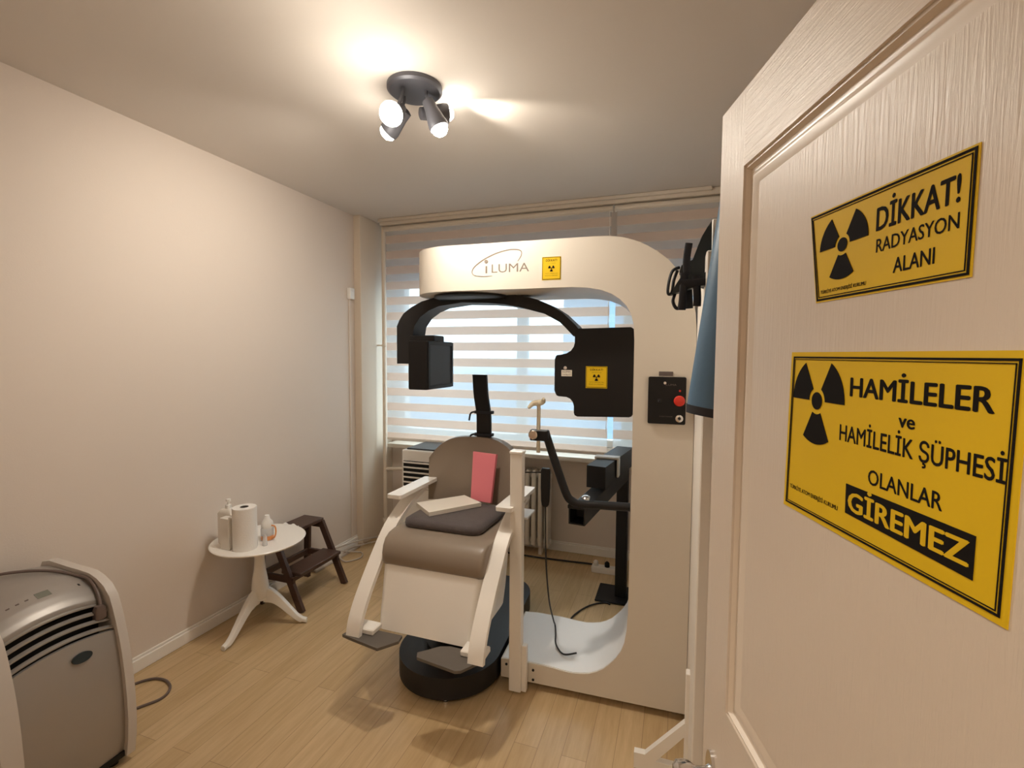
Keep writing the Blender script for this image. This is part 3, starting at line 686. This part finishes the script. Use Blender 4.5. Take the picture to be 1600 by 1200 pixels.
# ------------------------------------------------------------------ round table
TX, TY, TZ = -2.206, 2.05, .512
tb = thing('pedestal_table', 'small white round pedestal table by the left wall', 'table', (TX, TY, 0))
MB().lathe([(.02, -.018), (.220, -.018), (.238, -.012), (.243, -.004), (.239, 0), (.001, 0)], (TX, TY, TZ), n=64).build('tabletop', M_WHITEGLOSS, tb)
MB().lathe([(.04, .165), (.036, .175), (.043, .20), (.045, .23), (.040, .28), (.030, .34), (.026, .40), (.028, .44), (.033, .47), (.05, .485), (.05, .496)], (TX, TY, 0), n=28).build('column', M_WHITEGLOSS, tb)
for a in (math.atan2(1.803-TY, -2.205-TX), math.atan2(2.174-TY, -1.993-TX), math.atan2(2.17-TY, -2.42-TX)):
    d = V((math.cos(a), math.sin(a), 0)); base = V((TX, TY, 0)); s = V((-d.y, d.x, 0))
    c = smooth_path([(.02, .19, 0), (.06, .178, 0), (.10, .145, 0), (.14, .10, 0), (.175, .06, 0), (.205, .03, 0), (.245, .014, 0)], 5)
    rows = []
    for i, p in enumerate(c):
        t = i/(len(c)-1); hh = .034*(1-t)**.8+.011; w = .018-.004*t
        rows.append([base+d*p.x+s*q+V((0, 0, max(.0005, p.y+r))) for q, r in frame(0, 0, w, hh if t < .9 else .013, .008, 3)])
    MB().loft(rows).build('leg', M_WHITEGLOSS, tb)
# things on the table
bx = thing('pump_bottle', 'white pump bottle standing on the table against the wall', 'bottle', (-2.30, 1.965, TZ))
m = MB(); m.loft([[(a, b, z) for a, b in frame(-2.305, 1.945, .052*s, .032*s, .014*s, 4)] for z, s in ((TZ+.001, .95), (TZ+.01, 1), (TZ+.17, 1), (TZ+.19, .7), (TZ+.197, .35))]); m.build('body', M_CARD, bx)
MB().lathe([(.015, 0), (.015, .018), (.006, .02), (.006, .035), (.012, .037), (.012, .050), (.002, .053)], (-2.305, 1.945, TZ+.196), n=20).build('pump_cap', M_WHITEGLOSS, bx)
ct = tag(MB().box(-2.275, -2.215, 1.865, 1.905, TZ+.0005, TZ+.17, .003, 1).build('carton', M_CARD), 'white carton on the table left of the paper roll', 'carton')
rl = thing('paper_towel_roll', 'white paper towel roll standing upright on the round table', 'paper towel', (-2.175, 1.94, TZ))
RX, RY = -2.165, 1.922
MB().lathe([(.021, 0), (.058, 0), (.0595, .004), (.0595, .221), (.057, .225), (.021, .225), (.021, .19)], (RX, RY, TZ), n=48).build('roll', M_PAPER, rl)
MB().lathe([(.0205, .001), (.021, .2255), (.0195, .2255), (.0185, .05), (.001, .05)], (RX, RY, TZ), n=28).build('core', M_CARDBOARD, rl)
sb = thing('small_bottle', 'small white-topped bottle with amber base and handle beside the paper towel roll', 'bottle', (-2.15, 2.03, TZ))
MB().lathe([(.030, .0005), (.0335, .005), (.0338, .028), (.001, .03)], (-2.15, 2.055, TZ), n=24).build('amber_liquid', M_ORANGE, sb)
MB().lathe([(.033, .0005), (.034, .062), (.030, .070), (.001, .070)], (-2.15, 2.055, TZ), n=24).build('body', M_CLEAR, sb)
MB().lathe([(.030, .070), (.032, .086), (.028, .104), (.016, .118), (.012, .140), (.001, .142)], (-2.15, 2.055, TZ), n=20).build('cap', M_PAPER, sb)
MB().tube(smooth_path([(-2.118, 2.055, TZ+.085), (-2.098, 2.058, TZ+.08), (-2.092, 2.058, TZ+.05), (-2.10, 2.055, TZ+.02), (-2.118, 2.055, TZ+.012)], 4), .004, 8).build('handle', M_ORANGE, sb)
tag(MB().lathe([(.012, .0005), (.013, .002), (.010, .05), (.004, .06), (.001, .061)], (-2.095, 1.985, TZ), n=18).build('nozzle_tube', M_CLEAR), 'little clear plastic tube in front of the amber based bottle', 'tube')

# ------------------------------------------------------------------ step stool
so = thing('step_stool', 'dark brown wooden step stool between the table and wall corner', 'step stool', (-2.25, 2.45, 0))
def plank(p0, p1, w, t, name, side=Y):
    p0, p1 = V(p0), V(p1); d = (p1-p0).normalized(); s = V(side); n = d.cross(s).normalized(); s = n.cross(d)
    m = MB(); m.prism([(-w/2, -t/2), (w/2, -t/2), (w/2, t/2), (-w/2, t/2)], p0, s, n, d, 0, (p1-p0).length, .003, 1); return m.build(name, M_WOODDARK, so)
MB().box(-2.44, -2.275, 2.235, 2.655, .410, .432, .003, 1).build('top_step', M_WOODDARK, so)
MB().box(-2.265, -2.118, 2.262, 2.632, .207, .228, .003, 1).build('lower_step', M_WOODDARK, so)
for y in (2.248, 2.642):
    plank((-2.098, y, .0), (-2.288, y, .41), .022, .042, 'leg'); plank((-2.415, y, .0), (-2.40, y, .41), .022, .042, 'leg')
    MB().box(-2.40, -2.15, y-.010, y+.010, .168, .207, .002, 1).build('side_rail', M_WOODDARK, so)
    MB().box(-2.42, -2.29, y-.010, y+.010, .368, .410, .002, 1).build('upper_rail', M_WOODDARK, so)
MB().box(-2.41, -2.392, 2.258, 2.632, .168, .207, .002, 1).build('cross_rail', M_WOODDARK, so)
MB().box(-2.185, -2.165, 2.262, 2.632, .172, .207, .002, 1).build('cross_rail', M_WOODDARK, so)
tg = MB(); tg.slab(lambda u, v: ((-2.42+.12*u, 2.30+.15*v, .4325+.014*math.sin(u*6+v*4)**2), (0, 0, 1)), 10, 10, .003)
tag(tg.build('folded_tissue', M_PAPER), 'white crumpled tissue on top of the brown step stool', 'tissue')

# ------------------------------------------------------------------ portable air conditioner
ac = thing('portable_air_conditioner', 'silver portable air conditioner with curved top near the left wall', 'air conditioner', (-2.18, 1.02, 0))
shell_prof = [(-2.40, .03), (-2.40, .69), (-2.385, .715), (-2.34, .725), (-2.232, .718), (-2.15, .715), (-2.10, .711), (-2.06, .698), (-2.02, .674), (-1.99, .638), (-1.972, .59), (-1.96, .55), (-1.945, .49), (-1.933, .43), (-1.922, .35), (-1.915, .26), (-1.913, .18), (-1.918, .10), (-1.93, .03)]
for y0, y1 in ((1.168, 1.198), (.815, .868)):
    MB().prism(shell_prof, (0, 0, 0), X, Z, Y, y0, y1, .008, 3).build('side_shell', M_ACSHELL, ac)
def scale_prof(dx, dz): return [(min(x-(dx if x > -2.2 else 0), x), z-(dz if z > .4 else 0)) for x, z in shell_prof]
YA, YC = .868, 1.168
# front panel (slightly recessed, gently bowed)
fp = MB()
fpts = [(-1.948, .045), (-1.936, .10), (-1.931, .18), (-1.933, .26), (-1.940, .35), (-1.951, .43), (-1.963, .49), (-1.9685, .515)]
def fp_f(u, v):
    i = v*(len(fpts)-1); k = min(int(i), len(fpts)-2); t = i-k
    x = fpts[k][0]*(1-t)+fpts[k+1][0]*t; z = fpts[k][1]*(1-t)+fpts[k+1][1]*t
    bow = (1-(2*u-1)**2)
    return (x+.004*bow, YA+(YC-YA)*u, z+(.022*bow-.0)*v), (-1, 0, 0)
fp.slab(fp_f, 16, 28, .012).build('front_panel', M_SILVER, ac, angle=60)
# top cover with domed upper face
tpts = [(-2.395, .68), (-2.34, .705), (-2.26, .704), (-2.18, .698), (-2.12, .684), (-2.075, .664), (-2.045, .641), (-2.028, .622)]
def tp_f(u, v):
    i = v*(len(tpts)-1); k = min(int(i), len(tpts)-2); t = i-k
    x = tpts[k][0]*(1-t)+tpts[k+1][0]*t; z = tpts[k][1]*(1-t)+tpts[k+1][1]*t
    bow = (1-(2*u-1)**2)
    return (x, YA+(YC-YA)*u, z+.024*bow), (.0, 0, -1)
MB().slab(tp_f, 16, 28, .012).build('top_cover', M_SILVER, ac, angle=60)
MB().box(-2.38, -2.06, YA, YC, .10, .60).build('inner_body', M_DARKIN, ac, smooth=False)
for k in range(4):
    x0 = -2.022+k*.0155; z0 = .607-k*.0265
    def lv(u, v, x0=x0, z0=z0):
        bow = (1-(2*u-1)**2)
        return (x0-.014+.014*v+.003*bow, YA+(YC-YA)*u, z0+.004-.004*v+.024*bow), (0, 0, -1)
    MB().slab(lv, 16, 3, .0055).build('louvre', M_SILVER, ac)
m = MB(); n = V((.52, 0, .85)).normalized()
def on_top(y, v):
    i = v*(len(tpts)-1); k = min(int(i), len(tpts)-2); t = i-k
    u = (y-YA)/(YC-YA); b = (1-(2*u-1)**2)
    p = V((tpts[k][0]*(1-t)+tpts[k+1][0]*t, y, tpts[k][1]*(1-t)+tpts[k+1][1]*t+.024*b))
    d = V((tpts[k+1][0]-tpts[k][0], 0, tpts[k+1][1]-tpts[k][1])).normalized()
    return p, d
def top_patch(y0, y1, v0, v1, name, material, lift=.0008, shp=None):
    b = MB()
    def f(u, v):
        p, d = on_top(y0+(y1-y0)*u, v0+(v1-v0)*v); return p, V((-d.z, 0, d.x))
    b.slab(f, 8, 4, lift); return b.build(name, material, ac, smooth=False)
top_patch(1.005, 1.045, .60, .68, 'display', M_LCD)
for y in (.925, .95, .975): top_patch(y, y+.010, .63, .645, 'key_mark', M_GREYLBL, .0005)
top_patch(1.128, 1.134, .63, .66, 'sensor_dot', M_BLACK)
p = V((-1.955, 1.055, .485)); ov = MB(); nn = V((.97, 0, .22)).normalized(); eu = V((0, 1, 0)); ev = nn.cross(eu)*-1
ov.prism([(a, b) for a, b in arc(0, 0, .030, 0, 350, 35, .017)], V((-1.952, 1.052, .482)), eu, nn.cross(eu), nn, -.004, .0065)
ov.build('badge', M_TEAL, ac, 'dark oval badge')
for x in (-2.34, -1.98):
    for y in (.88, 1.15): MB().lathe([(.018, 0), (.018, .035)], (x, y, 0), n=14).build('caster', M_BLACK, ac)
m = MB(); m.prism([(-2.39, .028), (-1.94, .028), (-1.94, .05), (-2.39, .05)], (0, 0, 0), X, Z, Y, .83, 1.185); m.build('base_tray', M_BLACK, ac, smooth=False)
cd = smooth_path([(-2.39, .97, .705), (-2.33, 1.0, .738), (-2.28, 1.06, .737), (-2.22, 1.12, .722), (-2.15, 1.155, .700), (-2.09, 1.163, .690), (-2.03, 1.155, .645), (-2.005, 1.145, .60), (-2.01, 1.13, .585)], 6)
MB().tube(cd, .0055, 8).build('power_cord', M_CORDG, ac)
m = MB(); m.loft([[(-2.005+a*.8, 1.142+b, z) for a, b in frame(0, 0, .018*s, .018*s, .008*s, 4)] for z, s in ((.560, .6), (.568, 1), (.600, 1), (.615, .7))]); m.build('plug', M_CORDG, ac)
tag(MB().tube(smooth_path([(-2.38, 1.30, .006), (-2.37, 1.45, .006), (-2.325, 1.525, .006), (-2.25, 1.54, .006), (-2.18, 1.51, .006), (-2.15, 1.45, .006), (-2.19, 1.37, .006), (-2.25, 1.25, .006), (-2.30, 1.23, .006)], 8), .006, 8).build('mains_flex', M_CORDG), 'grey brown cord looping on the floor beside the silver air conditioner', 'cord')

# ------------------------------------------------------------------ cables along the walls
tag(MB().tube(smooth_path([(-2.43, 2.72, .05), (-2.42, 2.85, .07), (-2.40, 2.98, .05), (-2.36, 3.06, .02), (-2.30, 3.10, .006), (-2.25, 3.02, .006), (-2.30, 2.92, .008), (-2.38, 2.95, .02), (-2.40, 3.08, .03), (-2.36, 3.22, .02), (-2.30, 3.36, .01)], 8), .005, 8).build('cable', M_CORDW), 'beige looped cable on the floor in the left corner', 'cable')
tag(MB().tube(smooth_path([(-2.44, 2.70, .09), (-2.42, 2.80, .10), (-2.40, 2.98, .085), (-2.385, 3.15, .065), (-2.36, 3.30, .04), (-2.29, 3.42, .02), (-2.10, 3.46, .007), (-1.9, 3.5, .006)], 8), .006, 8).build('cable', M_CORDW), 'beige cable running straight along the left skirting to the corner', 'cable')
tag(MB().box(-2.44, -2.385, 2.70, 3.20, .0, .022, .004, 1).build('cable_trunking', M_CORDW), 'pale flat floor trunking lying along the left wall near the corner', 'cable trunking')
tag(MB().tube(smooth_path([(-1.45, 3.49, .008), (-1.0, 3.48, .008), (-.75, 3.49, .008), (-.55, 3.50, .008), (-.40, 3.46, .008)], 6), .007, 8).build('cable', M_CORDB), 'dark cable on the floor along the back wall right of the radiator', 'cable')
m = thing('power_strip', 'white power strip with plugs on the floor by the back wall', 'power strip', (-.45, 3.42, 0))
MB().box(-.55, -.30, 3.38, 3.44, 0, .045, .006, 2).build('housing', M_WHITE, m)
for x in (-.52, -.44, -.36): MB().lathe([(.018, 0), (.018, .03), (.01, .04), (.001, .041)], (x, 3.41, .045), (0, -.3, 1), 14).build('plug', M_BLACK if x > -.5 and x < -.4 else M_WHITE, m)
tag(MB().tube(smooth_path([(-.36, 2.96, .006), (-.40, 2.97, .006), (-.48, 2.90, .006), (-.54, 2.78, .006), (-.565, 2.66, .006), (-.57, 2.57, .006)], 6), .005, 8).build('cable', M_CORDB), 'dark cable on the floor between stand upright and scanner base', 'cable')

# ------------------------------------------------------------------ lead screen, apron, collars
ls = thing('protective_screen', 'white floor standing screen with a triangular foot beside the scanner', 'screen', (.10, 1.85, 0))
MB().box(.0717, .106, 1.52, 3.30, .02, 1.86, .004, 1).build('panel', M_WHITE, ls)
m = MB(); m.prism([(-.118, 0), (.077, 0), (.077, .045), (-.04, .045), (.060, .17), (.060, .222), (-.078, .062), (-.118, .060)], (0, 1.79, 0), X, Z, Y, 0, .026, .002, 1); m.build('foot', M_WHITE, ls)
MB().box(.058, .080, 1.785, 1.82, .0, .41, .002, 1).build('foot_post', M_WHITE, ls)
m = MB(); m.prism([(.109, 0), (.30, 0), (.30, .06), (.27, .062), (.128, .222), (.109, .222)], (0, 1.79, 0), X, Z, Y, 0, .026, .002, 1); m.build('foot', M_WHITE, ls)
m = MB(); m.box(.092, .118, 1.66, 1.70, 1.70, 1.985, .003, 1); m.build('hanger_post', M_WHITE, ls)

def apron_f(u, v):
    # u across, v from top to hem; bows towards the room
    x0 = .100-.072*v**1.0; x1 = .335+.02*v
    x = x0+(x1-x0)*u
    bow = math.sin(math.pi*min(1, u*1.0))**.6
    y = 1.46-.055*bow-.012*math.sin(u*9)*v
    return (x, y, 1.985-.58*v-.02*math.sin(u*2)*v), (0, 1, 0)
ap = thing('lead_apron', 'blue lead apron hanging between the open door and scanner', 'apron', (.2, 1.46, 1.38))
MB().slab(apron_f, 28, 20, .022).build('body', M_BLUE, ap, angle=60)
def hem_f(u, v):
    p, n = apron_f(u, 1.0); return (p[0]-.001, p[1]-.002, p[2]-.012+.024*v), (0, 1, 0)
MB().slab(hem_f, 28, 1, .026).build('hem_binding', M_NAVY, ap)
m = MB(); m.tube(smooth_path([(.22, 1.44, 1.97), (.30, 1.45, 2.04), (.37, 1.46, 2.05), (.419, 1.46, 2.05)], 4), .006, 8); m.build('hanging_loop', M_NAVY, ap)

def collar(name, label, pts, y0, y1, straps, loops):
    t = thing(name, label, 'thyroid collar', (.04, (y0+y1)/2, 1.70), 'thyroid collars hanging by the screen')
    MB().prism(pts, (0, 0, 0), X, Z, Y, y0, y1, .008, 2).build('pad', M_TEAL, t)
    for s in straps: MB().tube(smooth_path(s, 4), .011, 8, flat=.004).build('strap', M_NAVY, t)
    for l in loops: MB().tube(smooth_path(l, 5), .005, 6).build('tie_loop', M_NAVY, t)
collar('thyroid_collar', 'upper black thyroid collar hung on the screen, curved tall pad',
    [(.088, 1.965), (.075, 1.945), (.060, 1.918), (.048, 1.885), (.036, 1.85), (.018, 1.842), (.004, 1.835), (-.002, 1.815), (.01, 1.80), (.05, 1.775), (.088, 1.76), (.09, 1.80)], 1.60, 1.655,
    [[(.024, 1.595, 1.90), (.018, 1.593, 1.84), (.026, 1.592, 1.76), (.03, 1.592, 1.70)]],
    [[(-.002, 1.62, 1.832), (-.022, 1.61, 1.82), (-.032, 1.60, 1.785), (-.034, 1.60, 1.75), (-.022, 1.60, 1.752), (-.018, 1.61, 1.79), (-.008, 1.62, 1.822)]])
collar('thyroid_collar', 'lower dark teal thyroid collar hung on the screen, pointed flap and buckle strap',
    [(.076, 1.80), (.03, 1.795), (.0, 1.785), (-.012, 1.765), (-.024, 1.738), (.0, 1.745), (.012, 1.735), (.02, 1.752), (.076, 1.765)], 1.535, 1.575,
    [[(.012, 1.53, 1.80), (.010, 1.528, 1.74), (.008, 1.528, 1.69)], [(.045, 1.53, 1.79), (.05, 1.528, 1.73), (.05, 1.528, 1.70)], [(.00, 1.53, 1.775), (.03, 1.526, 1.768), (.07, 1.528, 1.772)]],
    [[(-.012, 1.56, 1.745), (-.018, 1.55, 1.72), (-.010, 1.55, 1.70), (.0, 1.55, 1.70), (.004, 1.55, 1.735)]])

# ------------------------------------------------------------------ open door
DA = V((.065, .955, 0)); AE = math.radians(16.94)
DE = V((math.sin(AE), -math.cos(AE), 0)); DN = V((-math.cos(AE), -math.sin(AE), 0))
dr = MB()
DL, DH = .85, 1.978
def dbox(mb, s0, s1, z0, z1, d0, d1, bevel=0): mb.prism([(s0, z0), (s1, z0), (s1, z1), (s0, z1)], DA, DE, Z, DN, d0, d1, bevel, 1)
core = MB(); dbox(core, 0, DL, .008, DH, -.036, -.009)
door = core.build('door_1', M_DOORPLAIN, loc=DA); struct(door)
Rz = Matrix.Rotation(math.atan2(DE.y, DE.x), 4, 'Z')
def dpart(mb, name, material, parent=None):
    return mb.build(name, material, parent or door)
def dface(mb, s0, s1, z0, z1, d0=-.009, d1=0, bevel=.0025):
    dbox(mb, s0, s1, z0, z1, d0, d1, bevel); return mb
PS0, PS1 = .094, DL-.094          # panel opening
PZ0, PZ1 = .944, 1.856
m = MB(); dface(m, 0, PS0, .008, DH); dpart(m, 'stile', M_DOORV)
m = MB(); dface(m, PS1, DL, .008, DH); dpart(m, 'stile', M_DOORV)
m = MB(); dface(m, PS0, PS1, PZ1, DH); dpart(m, 'rail', M_DOORH)
m = MB(); dface(m, PS0, PS1, .76, PZ0); dpart(m, 'rail', M_DOORH)
m = MB(); dface(m, PS0, PS1, .008, .22); dpart(m, 'rail', M_DOORH)
def moulding(s0, s1, z0, z1):
    m = MB()
    prof = [(0, -.004), (.004, -.004), (.007, -.001), (.010, -.008), (.016, -.0095), (.020, -.006), (.026, -.005), (.040, -.0095)]
    loops = []
    for off, dpt in prof:
        loops.append([DA+DE*(s0+off)+Z*(z0+off)+DN*dpt, DA+DE*(s1-off)+Z*(z0+off)+DN*dpt, DA+DE*(s1-off)+Z*(z1-off)+DN*dpt, DA+DE*(s0+off)+Z*(z1-off)+DN*dpt])
    m.loft(loops, cap=False); return dpart(m, 'moulding', M_DOORPLAIN)
moulding(PS0, PS1, PZ0, PZ1); moulding(PS0, PS1, .22, .76)
m = MB(); dbox(m, PS0+.038, PS1-.038, PZ0+.038, PZ1-.038, -.0102, -.008); dpart(m, 'panel', M_DOORV)
m = MB(); dbox(m, PS0+.038, PS1-.038, .258, .722, -.0102, -.008); dpart(m, 'panel', M_DOORV)
# knob on its plate
hk = MB(); hp = [(.046+a, .800+b) for a, b in arc(0, 0, .0165, 0, 350, 28, .034)]
hk.prism(hp, DA, DE, Z, DN, 0, .006, .002, 2); hk = dpart(hk, 'door_handle', M_CHROME)
MB().lathe([(.012, .006), (.009, .012), (.008, .030), (.012, .036), (.016, .042), (.0185, .052), (.017, .064), (.010, .070), (.001, .072)], DA+DE*.050+Z*.798, DN, 28).build('knob', M_CHROME, hk)
struct(MB().box(-.60, -.56, -.01, .135, 0, 2.06, .004, 1).build('trim_2', M_WHITE))

# ------------------------------------------------------------------ warning signs on the door
def sheet(o, corners, name, label):
    """printed sheet lying on the door panel, corners (s,z) bottom-left, bottom-right, top-right, top-left"""
    (a0, b0), (a1, b1), (a2, b2), (a3, b3) = corners
    m = MB()
    def f(u, v):
        s = (a0*(1-u)+a1*u)*(1-v)+(a3*(1-u)+a2*u)*v; z = (b0*(1-u)+b1*u)*(1-v)+(b3*(1-u)+b2*u)*v
        return DA+DE*s+Z*z+DN*-.0079, DN
    m.slab(f, 12, 8, .0008)
    return tag(m.build(name, M_YELLOW, smooth=False), label, 'warning sign', 'yellow warning signs on the door')
SO = DA+DN*-.0072
def quadline(m, pts, w):
    for (a, b), (c, d) in zip(pts, pts[1:]+pts[:1]):
        p, q = V((a, b, 0)), V((c, d, 0)); t = (q-p).normalized(); n = V((-t.y, t.x, 0))*w/2; p = p-t*w/2; q = q+t*w/2
        m.prism([((p-n).x, (p-n).y), ((q-n).x, (q-n).y), ((q+n).x, (q+n).y), ((p+n).x, (p+n).y)], SO, DE, Z, DN, .0002, .0007)
def inset(c, k):
    cx = sum(p[0] for p in c)/4; cy = sum(p[1] for p in c)/4
    return [(p[0]+(k if p[0] < cx else -k), p[1]+(k if p[1] < cy else -k)) for p in c]
def T(parent, body, x0, x1, y0, y1, bold=.03, material=None):
    m = MB(); lettering(m, body, SO, DE, Z, DN, x0, x1, y0, y1, bold, .0003); m.build('lettering', material or M_INK, parent, smooth=False)
# lower, large sheet
c = [(.2385, 1.352), (.5450, 1.3545), (.5485, 1.5565), (.2440, 1.5575)]
s1 = sheet(None, c, 'warning_sign', 'large yellow radiation sign with GİREMEZ in black box, lower on the open door')
m = MB(); quadline(m, inset(c, .0066), .0020); quadline(m, inset(c, .0094), .0008); m.build('border', M_INK, s1, smooth=False)
m = MB(); trefoil(m, SO, DE, Z, DN, .304, 1.4985, .0525, .97, .0003, .0005); m.build('trefoil', M_INK, s1, smooth=False)
T(s1, 'HAMİLELER', .3625, .5255, 1.5095, 1.5290); T(s1, 've', .4325, .4525, 1.4862, 1.4990)
T(s1, 'HAMİLELİK ŞÜPHESİ', .3485, .5370, 1.4592, 1.4765, .02); T(s1, 'OLANLAR', .3965, .4855, 1.4222, 1.4372, .02)
T(s1, 'TÜRKİYE ATOM ENERJİSİ KURUMU', .2530, .3515, 1.3794, 1.3842, .02)
m = MB(); m.prism([(.3645, 1.3815), (.5165, 1.3775), (.5170, 1.4130), (.3640, 1.4137)], SO, DE, Z, DN, .0002, .0007); m.build('text_box', M_INK, s1, smooth=False)
m = MB(); lettering(m, 'GİREMEZ', SO, DE, Z, DN, .3685, .5128, 1.3865, 1.4065, .035, .0009); m.build('lettering', M_YELLOW, s1, smooth=False)
# upper, small sheet
c = [(.2930, 1.6165), (.4988, 1.6148), (.5000, 1.7178), (.2745, 1.7243)]
s2 = sheet(None, c, 'warning_sign', 'small yellow radiation sign headed DİKKAT, curled, higher on the open door')
m = MB(); quadline(m, inset(c, .0030), .0022); quadline(m, inset(c, .0060), .0009); m.build('border', M_INK, s2, smooth=False)
m = MB(); trefoil(m, SO, DE, Z, DN, .3385, 1.6765, .038, 1.08, .0003, .0005); m.build('trefoil', M_INK, s2, smooth=False)
T(s2, 'DİKKAT!', .3900, .4852, 1.6778, 1.6998); T(s2, 'RADYASYON', .3915, .4855, 1.6562, 1.6690, .015); T(s2, 'ALANI', .4156, .4632, 1.6320, 1.6458, .02)
T(s2, 'TÜRKİYE ATOM ENERJİSİ KURUMU', .3020, .3795, 1.6262, 1.6300, .02)
